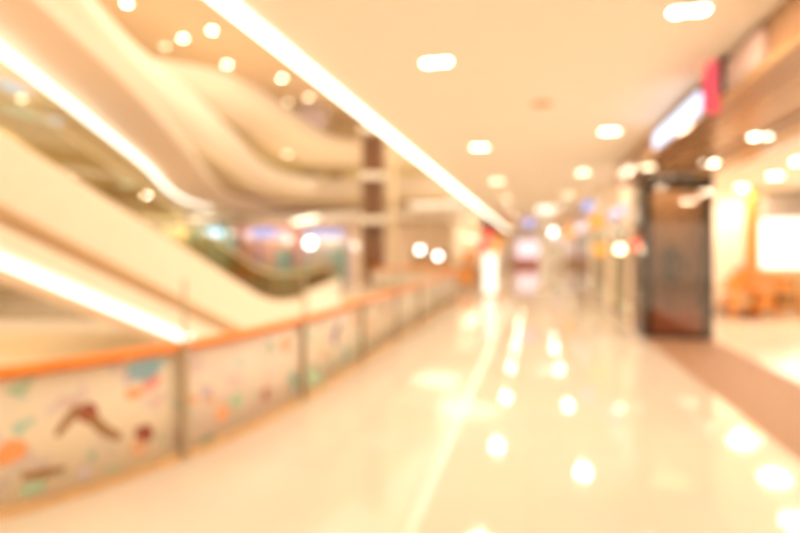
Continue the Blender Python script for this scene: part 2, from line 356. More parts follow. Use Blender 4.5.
# first panel: bending figure and colour patches
stroke(p1, [(56,436),(68,419),(80,407)], [.04,.07,.10], 'brownp', 'printed_arm')
stroke(p1, [(80,406),(88,412),(92,418)], [.09,.14,.10], 'maroon', 'printed_torso')
stroke(p1, [(90,416),(104,430),(120,438)], [.08,.075,.05], 'brownp', 'printed_leg')
stroke(p1, [(130,444),(138,446),(143,442)], [.10,.16,.10], 'skin', 'printed_face')
stroke(p1, [(134,432),(143,433),(146,442)], [.05,.14,.08], 'maroon', 'printed_hair')
stroke(p1, [(128,362),(145,366),(160,360)], [.12,.24,.12], 'blue')
stroke(p1, [(131,370),(135,382)], [.14,.16], 'lilac')
stroke(p1, [(150,378),(154,388)], [.16,.14], 'pink')
stroke(p1, [(133,388),(134,398)], [.14,.12], 'orange')
stroke(p1, [(-2,448),(8,455),(14,462)], [.12,.22,.10], 'orange')
stroke(p1, [(14,366),(26,370)], [.10,.16], 'greenp')
stroke(p1, [(18,384),(22,392)], [.14,.10], 'greenp')
stroke(p1, [(30,482),(34,496)], [.16,.10], 'greenp')
stroke(p1, [(20,476),(46,473),(66,468)], [.05,.07,.03], 'brownp')
stroke(p1, [(78,472),(90,474)], [.09,.07], 'lilac')
stroke(p1, [(108,470),(118,472)], [.08,.06], 'greenp')
# second panel
stroke(p2, [(200,392),(212,391)], [.12,.10], 'lilac')
stroke(p2, [(206,398),(214,401)], [.10,.08], 'skin')
stroke(p2, [(238,392),(235,408)], [.12,.20], 'greenp')
stroke(p2, [(217,410),(225,416)], [.12,.16], 'orange')
stroke(p2, [(268,342),(271,350)], [.13,.11], 'greenp')
stroke(p2, [(284,335),(286,352)], [.16,.12], 'orange')
stroke(p2, [(266,388),(264,402)], [.12,.09], 'maroon')
stroke(p2, [(186,398),(196,402)], [.07,.07], 'skin')
# third panel
stroke(p3, [(339,324),(335,334),(334,345)], [.10,.16,.14], 'purple', 'printed_figure')
stroke(p3, [(308,372),(316,380),(322,386)], [.20,.26,.14], 'greenp')
stroke(p3, [(322,352),(326,358)], [.13,.10], 'skin')
stroke(p3, [(343,350),(348,356)], [.16,.12], 'teal')
stroke(p3, [(353,316),(355,324)], [.16,.12], 'orange')
# fourth panel
stroke(p4, [(368,322),(372,332)], [.15,.16], 'skin')
stroke(p4, [(382,314),(386,306)], [.14,.12], 'brownp')
# tall slender glazing posts rising from the railing
for u, nm in ((180, 'beside the first printed panel'), (300, 'between the second and third printed panels'), (395, 'past the fourth printed panel')):
    pass

# ================================================================== ESCALATOR
B0 = Vector((-5.27, 7.02)); B1 = Vector((-4.14, 9.85)); bd = (B1-B0).normalized(); bn = Vector((-bd.y, bd.x))   # bn: away from camera side
run = (B1-B0).length; slope = (3.33-1.90)/run
def bprof(t):
    """top height of the cladding along the run t (0 = B0)"""
    tl = (3.33-.50)/slope
    top = 4.72; tu = (3.33-top)/slope
    if t <= tu-.5: return top
    if t >= tl+.7: return .50
    z = 3.33 - slope*t
    if t > tl-.7:
        k = (t-(tl-.7))/1.4; return (3.33-slope*(tl-.7)) - slope*1.4*(k-k*k/2)
    if t < tu+.5:
        k = ((tu+.5)-t)/1.0; return (3.33-slope*(tu+.5)) + slope*1.0*(k-k*k/2)
    return z
TL = (3.33-.50)/slope; TU = (3.33-4.72)/slope
ts = [TU-1.3 + (TL+1.6-(TU-1.3))*k/60 for k in range(61)]
def bp(t, off, dz):
    q = B0 + bd*t + bn*off; return cw(q.x, q.y, bprof(t)+dz)
es = thing('escalator', cw(*(B0+bd*TL)), 'escalator with cream cladding descending across the atrium, light strip along its underside', 'escalator')
th = 1.70
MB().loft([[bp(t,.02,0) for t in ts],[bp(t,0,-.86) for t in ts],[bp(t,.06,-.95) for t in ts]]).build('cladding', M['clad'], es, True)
MB().loft([[bp(t,.06,-.95) for t in ts],[bp(t,.30,-1.14) for t in ts],[bp(t,.34,-1.16) for t in ts]]).build('groove', M['groove'], es, True)  # recess under the cladding, its shade painted in tan
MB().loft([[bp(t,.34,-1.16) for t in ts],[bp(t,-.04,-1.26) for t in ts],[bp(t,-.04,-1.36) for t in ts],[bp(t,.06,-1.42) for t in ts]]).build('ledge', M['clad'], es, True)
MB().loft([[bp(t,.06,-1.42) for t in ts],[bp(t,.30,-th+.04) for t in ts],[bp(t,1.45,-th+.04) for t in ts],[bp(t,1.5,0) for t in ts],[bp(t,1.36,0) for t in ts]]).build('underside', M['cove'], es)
MB().loft([[bp(t,.12,-th-.03) for t in ts],[bp(t,.12,-th+.09) for t in ts],[bp(t,.26,-th+.09) for t in ts],[bp(t,.26,-th-.03) for t in ts]], True).build('led_strip', M['ledb'], es)['label'] = 'white light strip under the cladding'
for o_ in (.16, 1.34):
    MB().loft([[bp(t,o_-.008,-.02) for t in ts],[bp(t,o_-.008,.62) for t in ts],[bp(t,o_+.008,.62) for t in ts],[bp(t,o_+.008,-.02) for t in ts]], True).build('balustrade_glass', M['gglass'], es)
    MB().tube([bp(t,o_,.65) for t in ts], .035, 8).build('handrail', M['olive'], es, True)
MB().loft([[bp(t,.02,0) for t in ts],[bp(t,.22,0) for t in ts],[bp(t,.22,-.22) for t in ts]]).build('skirt', M['steel'], es)
MB().loft([[bp(t,1.36,0) for t in ts],[bp(t,1.28,0) for t in ts],[bp(t,1.28,-.22) for t in ts]]).build('skirt', M['steel'], es)
t = TU - .9
while t < TL + 1.2:
    zc_ = bprof(t+.2) - .24; ps = []
    q0 = B0+bd*t+bn*.23; q1 = B0+bd*t+bn*1.27; q2 = B0+bd*(t+.4)+bn*1.27; q3 = B0+bd*(t+.4)+bn*.23
    MB().prism([cw(*q)[:2] for q in (q0,q1,q2,q3)], zc_-.2, zc_).build('step', M['grey'], es); t += .4
# low parapet with olive glass continuing from the escalator landing
e0 = B0+bd*(TL+1.7)
pk = [Vector(q) for q in catmull([(e0.x,e0.y),(-2.6,15),(-2.62,18),(-2.62,21),(-2.70,24.2)],8)]
lp = thing('glass_balustrade', cw(-2.62,18), 'low olive glass balustrade on the cream kerb across the atrium', 'railing')
MB().loft([[cw(p.x,p.y,-.9) for p in pk],[cw(p.x,p.y,.50) for p in pk],[cw(p.x-.25,p.y,.50) for p in pk],[cw(p.x-.25,p.y,-.9) for p in pk]], True).build('kerb', M['cream'], lp)
MB().loft([[cw(p.x-.12,p.y,.50) for p in pk],[cw(p.x-.12,p.y,1.05) for p in pk],[cw(p.x-.14,p.y,1.05) for p in pk],[cw(p.x-.14,p.y,.50) for p in pk]], True).build('glass_panel', M['gglass'], lp)
MB().tube([cw(p.x-.13,p.y,1.07) for p in pk], .03, 8).build('handrail', M['olive'], lp, True)

# ================================================================== CEILING LIGHTS
def lamp_light(parent, p, power, size=.22, c=(1,.81,.60)):
    L = bpy.data.lights.new('lamp_light','AREA'); L.shape='DISK'; L.size=size; L.energy=power; L.color=c
    o = bpy.data.objects.new('lamp_light', L); col.objects.link(o); o.parent=parent; o.matrix_parent_inverse=parent.matrix_basis.inverted(); o.location=p
def lens_light(name, X, Y, z, wx, wy, label, group, m='lamp', twin=True):
    t = thing(name, (X,Y,z), label, 'ceiling light', group)
    fr = MB(); b = .025
    fr.box((X-wx-b,Y-wy-b,z-.012),(X+wx+b,Y-wy,z)); fr.box((X-wx-b,Y+wy,z-.012),(X+wx+b,Y+wy+b,z))
    fr.box((X-wx-b,Y-wy,z-.012),(X-wx,Y+wy,z)); fr.box((X+wx,Y-wy,z-.012),(X+wx+b,Y+wy,z))
    fr.build('frame', M['white'], t)
    lamp_light(t, (X,Y,z-.03), 27 if Y < 17 else 13, .29)
    for sx in ((-1,1) if twin else (0,)):
        r = wy*.9
        MB().lathe((X+sx*wx*.5,Y,z-.008),[(r,0),(r,.006)],18).build('lens', M[m], t)
    return t
ords = ['first','second','third','fourth','fifth','sixth','seventh','eighth','ninth']
for i, Y in enumerate([5.29, 9.85, 14.8, 19.8, 25, 30, 35, 40, 46]):
    lens_light('ceiling_light', -.93, Y, 3.64, .145, .075, '%s twin downlight from the camera in the row beside the long light strip' % ords[i], 'twin ceiling downlights over the walkway')
for i, Y in enumerate([4.63, 9.03, 13.6, 19.2, 25, 30, 35, 40, 46]):
    lens_light('ceiling_light', 1.2, Y, 3.64, .145, .075, '%s twin downlight from the camera in the row beside the shop fascia' % ords[i], 'twin ceiling downlights over the walkway')
sp = thing('ceiling_speaker', (.13,7.1,3.64), 'round peach speaker grille in the walkway ceiling, unlit', 'speaker')
MB().lathe((.13,7.1,3.625),[(.13,0),(.15,.004),(.15,.015)],24).build('rim', M['peach'], sp)
MB().lathe((.13,7.1,3.618),[(.05,0),(.125,.003),(.125,.007)],24).build('grille', mat('grille_peach', (.62,.40,.24), .7), sp)
def round_light(p, r, label, group, m='lamp', cat='ceiling light', name='downlight', power=0, size=.22):
    t = thing(name, p, label, cat, group)
    MB().lathe((p[0],p[1],p[2]-.02),[(r*1.02,0),(r*1.25,.0),(r*1.25,.02)],18).build('trim_ring', M['white'], t)
    MB().lathe((p[0],p[1],p[2]-.028),[(r,0),(r,.007)],18).build('lens', M[m], t)
    if power: lamp_light(t, (p[0],p[1],p[2]-.04), power, size)
    return t
for i, (u,v) in enumerate([(710,162),(760,135)]):
    p = pH(u,v,3.20); round_light((p.x,p.y,3.20), .11, '%s round downlight in the golden entrance soffit' % ['farther','nearer'][i], 'entrance soffit downlights', power=6)
round_light((2.43,3.2,3.20), .11, 'round downlight in the entrance soffit above the frame edge', 'entrance soffit downlights', power=6)
for i, (u,v) in enumerate([(742,187),(775,175),(749,189),(800,160)]):
    p = pH(u,v,3.45); round_light((p.x,p.y,3.45), .13, '%s round downlight from the left inside the bright shop' % ['first','third','second','fourth'][i], 'shop ceiling downlights', power=22, size=.6)
for i, (u,v,m,r) in enumerate([(127,3,'lamp',.14),(165,46,'lampd',.13),(183,38,'lamp',.14),(209,71,'lampd',.13),(212,30,'lamp',.14),(227,64,'lamp',.15),(282,78,'lamp',.15),(288,102,'lampd',.17),(309,97,'lampd',.22),(311,116,'lampd',.17)]):
    p = pH(u,v,12.25); round_light((p.x,p.y,12.25), r, '%s round downlight from the left on the second storey ceiling' % (ords+['tenth'])[i], 'second storey downlights', m, power=60 if m=='lamp' else 0)
p = pH(287,154,8.27); round_light((p.x,p.y,8.27), .22, 'warm round downlight under the second storey balcony', 'first storey downlights', 'lampd', power=120)
for i, (u,v,m,r) in enumerate([(128,183,'ecyan',.30),(20,97,'lampd',.06)]):
    p = pH(u,v,zL+.10); round_light((p.x,p.y,zL+.10), r, ['bluish round downlight alone under the first storey balcony','warm round downlight among bluish panels under the first storey balcony'][i], 'downlights under the first storey', m, power=[90,25][i])
a = cw(-7.2,36.6,3.66); b = cw(-5.0,31.6,3.66); d = (b-a).normalized(); n_ = Vector((-d.y,d.x,0))*.2
tag(MB().prism([(a-n_)[:2],(b-n_)[:2],(b+n_)[:2],(a+n_)[:2]], 3.62, 3.69).build('led_strip', M['led2']), 'short warm light strip on the far hall ceiling', 'light strip')

# ================================================================== SHOP ENTRANCE : sign, display case
sg = thing('shop_sign', (1.85,7.3,3.4), 'glowing white and red shop sign on the bronze fascia', 'sign')
# lightbox with rounded ends on the fascia plane x = 1.85
def yz_prism(pts, x0, x1):
    n = len(pts); mb = MB()
    return mb.add([(x0,y,z) for y,z in pts]+[(x1,y,z) for y,z in pts], [tuple(range(n)), tuple(range(2*n-1,n-1,-1))]+[(i,(i+1)%n,n+(i+1)%n,n+i) for i in range(n)])
def stadium(y0,y1,z0,z1,r,n=6):
    out = []
    for (cy,cz,a) in ((y1-r,z1-r,0),(y0+r,z1-r,90),(y0+r,z0+r,180),(y1-r,z0+r,270)):
        for k in range(n+1):
            q = math.radians(a+90*k/n); out.append((cy+r*math.cos(q), cz+r*math.sin(q)))
    return out
yz_prism(stadium(6.40,8.80,3.24,3.52,.12), 1.80, 1.85).build('casing', M['black'], sg)
yz_prism(stadium(6.43,8.77,3.26,3.50,.11), 1.785, 1.80).build('light_panel', M['sign'], sg)
def lobes(cy, cz, n, R, k, m=60):
    return [(cy+(R*(1+k*math.cos(n*a)))*math.cos(a), cz+(R*(1+k*math.cos(n*a)))*math.sin(a)*1.0) for a in [2*math.pi*i/m for i in range(m)]]
em = yz_prism(lobes(6.03,3.50,3,.15,.16), 1.74, 1.85).build('emblem', M['redplastic'], sg); em['label'] = 'red lobed emblem'
em = yz_prism(lobes(6.10,3.31,3,.15,.16), 1.75, 1.85).build('emblem', M['redplastic'], sg); em['label'] = 'red lobed emblem'
pl = thing('sign_panel', (1.85,5.2,3.3), 'greyish lilac panel on the bronze fascia beside the red emblem', 'panel')
yz_prism(stadium(4.9,5.72,3.28,3.56,.03), 1.80, 1.85).build('plate', mat('mauve_plate', (.46,.33,.30), .4), pl)
yz_prism(stadium(5.74,5.84,3.27,3.62,.02), 1.77, 1.85).build('edge_strip', M['black'], pl)
tag(MB().box((1.80,-14,3.20),(1.85,12.9,3.26)).build('fascia_lip', M['gold']), 'golden lip along the bottom of the bronze fascia', 'trim')['kind'] = 'structure'
# gold slats on the soffit edge
for i, X in enumerate((2.75, 3.05)):
    tag(MB().box((X,-14,3.17),(X+.10,11.4,3.20)).build('soffit_batten', M['oak2' if i else 'bronze']), ['bronze batten running along the entrance soffit','pale oak batten running along the entrance soffit'][i], 'batten')['kind'] = 'structure'
# display case : dark framed, smoked glass front, pale interior
Y0 = 11.5
dc = thing('display_case', (2.78,Y0+.5,0), 'tall black display case with reflective smoked glass at the shop corner', 'display case')
MB().box((2.15,Y0+.02,0.005),(2.32,Y0+.08,3.19)).box((3.26,Y0+.02,0.005),(3.42,Y0+.08,3.19)).box((2.32,Y0+.02,2.95),(3.26,Y0+.08,3.19)).box((2.32,Y0+.02,0.005),(3.26,Y0+.08,.10)).build('frame', M['black'], dc)
MB().box((2.15,Y0,.005),(3.42,Y0+.02,3.19)).build('glass_pane', M['dglass'], dc)
MB().box((2.15,Y0+1.20,.005),(3.42,Y0+1.30,3.19)).build('back_panel', mat('pale_backdrop', (.80,.62,.47), .5), dc)
MB().box((2.15,Y0+.08,.005),(2.20,Y0+1.20,3.19)).build('side_panel', M['black'], dc)
MB().box((3.37,Y0+.08,.005),(3.42,Y0+1.20,3.19)).build('side_panel', M['brown'], dc)
MB().box((2.20,Y0+.08,.005),(3.37,Y0+1.20,.55)).build('plinth', M['oak'], dc)
MB().box((2.40,Y0+.2,3.13),(3.20,Y0+1.0,3.17)).build('case_fill_glow', emit('case_fill_glow', (1,.82,.58), 4.2), dc)  # glowing panel added to brighten the case interior
df = thing('dress_form', (2.80,Y0+.65,.55), 'dark clothed dress form behind the smoked glass', 'mannequin')
MB().lathe((2.80,Y0+.65,.55),[(.16,0),(.16,.02),(.02,.04),(.018,.55)],16).build('stand', M['black'], df)
MB().lathe((2.80,Y0+.65,1.05),[(.12,0),(.15,.08),(.17,.18),(.13,.36),(.16,.52),(.19,.64),(.14,.72),(.05,.76),(.05,.84),(.02,.86)],20).build('torso', M['black'], df, True)
MB().tube([(2.98,Y0+.65,1.68),(3.05,Y0+.62,1.50),(3.06,Y0+.55,1.28)], .045, 8).build('sleeve', M['black'], df, True)

# ================================================================== INSIDE THE SHOP
tb = thing('display_table', px(770,320,13.3), 'two tier orange wooden display table inside the shop', 'table')
def cbox(mb, u0, u1, v0, v1, zc, dep):
    """box seen between pixel columns and rows at forward distance zc, axis aligned with the camera heading"""
    a = px(u0, v1, zc); b = px(u1, v0, zc); m_ = px((u0+u1)/2, v1, zc)
    c = m_ + Vector((-ST, CT, 0))*dep/2
    return mb.obox(c, Vector((CT,ST,0)), Vector((-ST,CT,0)), (u1-u0)/2/F*zc, dep/2, a.z, b.z)
zt = 13.3
o_ = MB(); c0 = px(772,320,zt)
R_, F_ = Vector((CT,ST,0)), Vector((-ST,CT,0))
def tbox(hw, hd, z0, z1, dx=0, dy=0): return MB().obox(c0+R_*dx+F_*(dy+.6), R_, F_, hw, hd, z0, z1)
tbox(.95,.55,.70,.76).build('tabletop', M['oak'], tb, bevel=.01)
tbox(.92,.50,.30,.34).build('lower_shelf', M['oak'], tb)
tbox(.60,.28,1.00,1.04).build('upper_tier', M['oak'], tb)
for a_ in (-1,1):
    tbox(.04,.28,.76,1.00,a_*.5).build('tier_support', M['oak'], tb)
    for b_ in (-1,1): tbox(.04,.04,.002,.70,a_*.88,b_*.48).build('leg', M['oak'], tb)
kinds = [('oak','orange brown wooden box'),('oak2','pale wooden box'),('orange','orange parcel'),('brownp','dark brown parcel')]
def goods(dx, dy, z, hw, hd, h, k, where):
    m_, nm = kinds[k]; root = thing('display_box', c0+R_*dx+F_*(dy+.6)+Vector((0,0,z)), '%s %s of the display table' % (nm, where), 'box', 'boxes on the display table')
    tbox(hw, hd, z, z+h, dx, dy).build('body', M[m_], root, bevel=.008); tbox(hw+.008, hd+.008, z+h, z+h+.03, dx, dy).build('lid', M[m_], root, bevel=.006)
goods(-.72,-.25,.76,.16,.14,.22,0,'at the left end of the top'); goods(-.30,-.35,.76,.14,.12,.12,2,'front left on the top'); goods(.05,-.36,.76,.15,.12,.10,1,'front centre on the top')
goods(.42,-.34,.76,.15,.12,.13,0,'front right on the top'); goods(.76,-.1,.76,.14,.16,.20,3,'at the right end of the top')
goods(-.38,0,1.04,.15,.14,.16,0,'left on the upper tier'); goods(0,0,1.04,.15,.14,.20,2,'centre of the upper tier'); goods(.38,0,1.04,.15,.14,.14,1,'right on the upper tier')
goods(-.6,-.2,.34,.22,.2,.24,1,'left on the lower shelf'); goods(0,-.2,.34,.22,.2,.22,0,'centre of the lower shelf'); goods(.6,-.2,.34,.22,.2,.24,3,'right on the lower shelf')
pt = thing('plinth', px(727,316,14.8), 'low white plinth beside the display table', 'plinth')
c1 = px(727,316,14.8)
MB().obox(c1, R_, F_, .32, .26, .002, .08).build('base', M['grey'], pt); MB().obox(c1, R_, F_, .36, .30, .08, .50).build('block', M['white'], pt, bevel=.015)
# rear wall unit : niche with light, shelf, header, post
wu = thing('wall_unit', (6.6,17.2,0), 'lit wall unit with grey header and dark shelf on the rear shop wall', 'shelving')
MB().box((6.45,17.50,1.25),(9.6,17.58,2.65)).build('light_panel', M['niche'], wu)
MB().box((6.35,17.10,2.65),(9.7,17.58,3.20)).build('header', M['grey'], wu)
MB().box((6.5,17.15,1.98),(7.3,17.50,2.04)).build('shelf', M['brown'], wu)
MB().box((6.35,17.10,.05),(9.7,17.58,1.20)).build('cabinet', M['oak2'], wu, bevel=.01)
for k in range(4): MB().box((6.40+k*.8,17.07,.12),(7.14+k*.8,17.10,1.14)).build('cabinet_door', M['oak2'], wu)
pp = thing('wooden_post', px(752,300,14.6), 'tall orange wooden post left of the lit wall unit', 'post')
c2 = px(752,300,14.6); MB().obox(c2, R_, F_, .13, .10, .002, 3.44).build('shaft', M['oak'], pp, bevel=.01); MB().obox(c2, R_, F_, .18, .15, .002, .15).build('base_block', M['oak'], pp)
mn = thing('shelf_monitor', px(741,273,15), 'small grey screen on a stand beside the wooden post', 'screen')
c3 = px(744,277,15.6); MB().obox(c3, R_, F_, .16, .03, 1.02, 1.32).build('screen', M['grey'], mn); MB().obox(c3, R_, F_, .03, .03, .002, 1.02).build('stand', M['steel'], mn); MB().obox(c3, R_, F_, .15, .12, .002, .03).build('foot', M['steel'], mn)
for i, (X, Y) in enumerate([(5.0,6.0),(5.2,3.0),(8.6,7.0),(9.5,12.0)]):  # unseen lamps added to brighten the shop
    round_light((X,Y,3.45), .13, ['added fill downlight just inside the shop entrance','added fill downlight at the near end of the shop','added fill downlight in the middle of the shop','added fill downlight by the shop side wall'][i], 'shop ceiling downlights', power=46, size=.6)

# ================================================================== FAR SHOPS AND DETAILS
def shopfront(x, y0, y1, label, wall, signm, face=1, glassm='glass', signz=(2.55,2.95)):
    """a shopfront along the walkway at plane x between y0 and y1; face +1 looks towards -x"""
    s = thing('shopfront', (x,(y0+y1)/2,0), label, 'shopfront')
    d = face
    A = lambda a, b: (min(a,b), max(a,b))
    def bx(a0,a1,b0,b1,z0,z1): lo,hi = A(x+d*a0,x+d*a1); return MB().box((lo,b0,z0),(hi,b1,z1))
    bx(0,.25,y0,y1,2.45,3.64).build('fascia', M[wall], s); bx(0,.25,y0,y0+.25,.002,2.45).build('pier', M[wall], s); bx(0,.25,y1-.25,y1,.002,2.45).build('pier', M[wall], s)
    ym = (y0+y1)/2
    bx(.08,.10,y0+.25,ym-.03,.1,2.45).build('glass_pane', M[glassm], s); bx(.08,.10,ym+.03,y1-.25,.1,2.45).build('glass_pane', M[glassm], s)
    bx(.05,.13,ym-.03,ym+.03,.002,2.45).build('mullion', M['steel'], s); bx(.02,.2,y0+.25,y1-.25,.002,.1).build('sill', M['brown'], s)
    bx(-.06,0,y0+.5,y1-.5,signz[0],signz[1]).build('sign_band', M[signm], s)
    bx(1.6,1.7,y0,y1,.002,3.3).build('back_display', M[wall], s)
    bx(.8,1.2,y0+.5,ym-.2,.002,.95).build('display_counter', M['oak2'], s); bx(1.3,1.6,ym+.2,y1-.5,.002,1.7).build('display_shelf', M['oak'], s)
    bx(.5,1.2,y0+.4,y1-.4,2.42,2.45).build('added_fill_strip', M['infill_glow'], s)  # glowing strip added to brighten the shopfront interior
    return s
shopfront(2.15,13.0,16.6,'first shopfront past the dark display case, with lilac sign band','peach','eblue',1,'glass',(2.62,2.82))
shopfront(2.15,16.8,21.8,'second shopfront past the dark display case, cream with orange sign band','cream','eorange',1)
shopfront(2.15,22.0,28.5,'third shopfront past the dark display case, brown fronted','brown','epink',1)
shopfront(2.15,28.8,40,'fourth shopfront past the dark display case, peach fronted','peach','eorange',1)
shopfront(2.15,40.3,59,'last shopfront on the right before the far end wall','cream','epink',1)
shopfront(-2.6,29,38,'first shopfront on the left beyond the atrium','cream','ered',-1)
shopfront(-2.6,38.5,58,'second shopfront on the left beyond the atrium','peach','eorange',-1)
def disc_sign(u, v, zc, r, m, label, drop=None):
    p = px(u, v, zc); t_ = thing('round_sign', p, label, 'sign', 'round lit signs')
    MB().lathe((p.x,p.y,p.z),[(r*1.08,0),(r*1.08,.10)],24,'y').build('casing', M['white'], t_)
    MB().lathe((p.x,p.y-.012,p.z),[(r,0),(r,.012)],24,'y').build('face', M[m], t_)
    top = drop or 3.64
    MB().box((p.x-.015,p.y+.03,p.z+r*.95),(p.x+.015,p.y+.07,max(top, p.z+r+.05))).build('hanger', M['steel'], t_)
disc_sign(588,206,18.6,.20,'eblue','round blue hanging sign above the right hand shops')
disc_sign(635,245,10.1,.10,'ered','round red hanging sign beside the dark display case',3.20)
disc_sign(600,250,15.35,.18,'eorange','round orange hanging sign between the red and blue signs')
disc_sign(620,249,11.9,.09,'lampd','round white hanging sign left of the round red one',3.20)
disc_sign(495,250,25.0,.24,'eorange','round orange hanging sign beyond the end of the light strip')
disc_sign(483,247,23.4,.26,'ered','round red hanging sign beyond the atrium end')
disc_sign(552,232,24.5,.14,'lampw','round white hanging sign at the top of the white pillar')
disc_sign(310,243,32.3,.26,'lampw','brightest round white lamp sign across the atrium',3.615)
disc_sign(230,233,33,.24,'panel','pale round lamp sign left of the purple sign',3.70)
disc_sign(288,239,33.6,.24,'panel','pale round lamp sign left of the brightest one',3.70)
disc_sign(355,246,33,.22,'panel','pale round lamp sign before the lift',3.70)
disc_sign(420,250,25.6,.13,'lampw','left of two white lamp signs above the dark kiosk',3.70)
disc_sign(438,256,25.6,.13,'lampw','right of two white lamp signs above the dark kiosk',3.70)
p = px(618,211,13.0); t_ = thing('wall_spotlight', p, 'warm spotlight on the fascia past the display case', 'spotlight')
MB().lathe((1.97,p.y,p.z),[(.05,0),(.10,.0),(.10,.03),(.06,.05)],16).build('lamp_head', M['bronze'], t_)
MB().lathe((1.97,p.y,p.z-.012),[(.085,0),(.085,.01)],16).build('lens', M['lampd'], t_)
MB().box((1.97,p.y-.015,p.z+.03),(2.155,p.y+.015,p.z+.06)).build('arm', M['bronze'], t_)
p = pH(648,166,3.20); round_light((p.x,p.y,3.20), .10, 'warm round downlight under the fascia edge left of the soffit lights', 'entrance soffit downlights', 'lampd')
# directional signs hanging over the far walkway
for i, u in enumerate((529,546)):
    p = px(u,223,32); t_ = thing('hanging_sign', p, ['left blue hanging direction sign over the far walkway','right blue hanging direction sign over the far walkway'][i], 'sign', 'hanging direction signs')
    MB().box((p.x-.36,p.y,p.z-.22),(p.x+.36,p.y+.08,p.z+.22)).build('board', M['eblue'], t_)
    for a_ in (-.25,.25): MB().box((p.x+a_-.012,p.y+.03,p.z+.22),(p.x+a_+.012,p.y+.05,3.64)).build('rod', M['steel'], t_)
# end wall shop : pink glow
eg = thing('end_display', (-.2,59.7,0), 'pinkish white glowing shop display at the far end of the walkway', 'display')
MB().box((-1.6,59.7,.9),(1.3,59.98,2.9)).build('light_panel', M['epink'], eg); MB().box((-1.9,59.6,0.002),(1.6,59.98,.9)).build('counter', M['pink'], eg); MB().box((-1.9,59.6,2.9),(1.6,59.98,3.3)).build('header', M['white'], eg)
# white pillar and white totem
wp = thing('pillar', px(545,290,24), 'white square pillar standing in the far walkway', 'pillar')
c = px(545,290,23.5); MB().obox(c,(1,0),(0,1),.26,.26,.25,3.40).build('shaft', M['white'], wp, bevel=.02); MB().obox(c,(1,0),(0,1),.32,.32,.002,.25).build('base', M['cream'], wp); MB().obox(c,(1,0),(0,1),.34,.34,3.40,3.638).build('capital', M['panel'], wp)
wt = thing('totem_sign', px(490,295,20.5), 'glowing white totem sign standing in the far walkway', 'sign')
c = px(490,295,20.5); MB().obox(c,(1,0),(0,1),.24,.08,.10,1.62).build('light_panel', M['panel'], wt, bevel=.02); MB().obox(c,(1,0),(0,1),.28,.18,.002,.10).build('base', M['steel'], wt)
# dark kiosk between lamp signs
kk = thing('kiosk', px(430,300,26), 'wooden kiosk with dark canopy beyond the end of the atrium', 'kiosk')
c = px(430,285,27); MB().obox(c,(CT,ST),(-ST,CT),1.1,.8,.002,1.0).build('counter', M['oak2'], kk); MB().obox(c,(CT,ST),(-ST,CT),1.2,.9,1.0,1.06).build('countertop', M['oak'], kk)
MB().obox(c,(CT,ST),(-ST,CT),.9,.6,1.25,1.62).build('canopy', M['brown'], kk)
for a_ in (-1,1):
    for b_ in (-1,1): q = c+R_*a_*.8+F_*b_*.5; MB().obox(q,(CT,ST),(-ST,CT),.03,.03,1.06,1.25).build('canopy_post', M['steel'], kk)
# seating blocks / planters near the end of the railing
for i, (u, v, zc, m) in enumerate([(462,292,23.5,'oak'),(407,283,24.8,'oak2'),(470,283,26.5,'brown')]):
    c = px(u,v,zc); t_ = thing('wooden_bench', (c.x,c.y,0), ['orange wooden bench nearest the railing end','pale wooden bench left of the kiosk','dark wooden bench right of the kiosk'][i], 'bench', 'benches by the atrium end')
    MB().obox(c,(CT,ST),(-ST,CT),.55,.25,.38,.46).build('seat', M[m], t_, bevel=.01); MB().obox(c+F_*.24,(CT,ST),(-ST,CT),.55,.03,.46,.85).build('backrest', M[m], t_)
    for a_ in (-1,1): MB().obox(c+R_*a_*.48,(CT,ST),(-ST,CT),.04,.22,.002,.38).build('leg', M['brown'], t_)
# lift tower
lt = thing('glass_lift', cw(-1.37,26.5), 'brown glazed lift tower with cream bands rising past the balconies', 'lift')
c = cw(-1.37,27.2)
for a_ in (-1,1):
    for b_ in (-1,1): MB().obox(c+R_*a_*.52+F_*b_*.5,(CT,ST),(-ST,CT),.07,.07,.002,11.5).build('post', M['brown'], lt)
MB().obox(c-F_*.52,(CT,ST),(-ST,CT),.45,.01,.1,11.4).build('glass_pane', M['bglass'], lt)
for a_ in (-1,1): MB().obox(c+R_*a_*.52,(CT,ST),(-ST,CT),.01,.43,.1,11.4).build('glass_pane', M['bglass'], lt)
MB().obox(c+F_*.5,(CT,ST),(-ST,CT),.5,.03,.1,11.4).build('back_panel', M['brown'], lt)
for z in (3.1, 5.3, 7.6): MB().obox(c,(CT,ST),(-ST,CT),.66,.66,z,z+.32).build('band', M['cream'], lt)
MB().obox(c,(CT,ST),(-ST,CT),.40,.38,.15,2.3).build('cabin', M['brownp'], lt)
sl = thing('slender_column', cw(-.35,27), 'slim tan column standing right of the lift', 'column')
c = cw(-.35,27.2); MB().obox(c,(CT,ST),(-ST,CT),.16,.16,.3,10).build('shaft', M['tan'], sl); MB().obox(c,(CT,ST),(-ST,CT),.22,.22,.002,.3).build('base', M['brown'], sl)
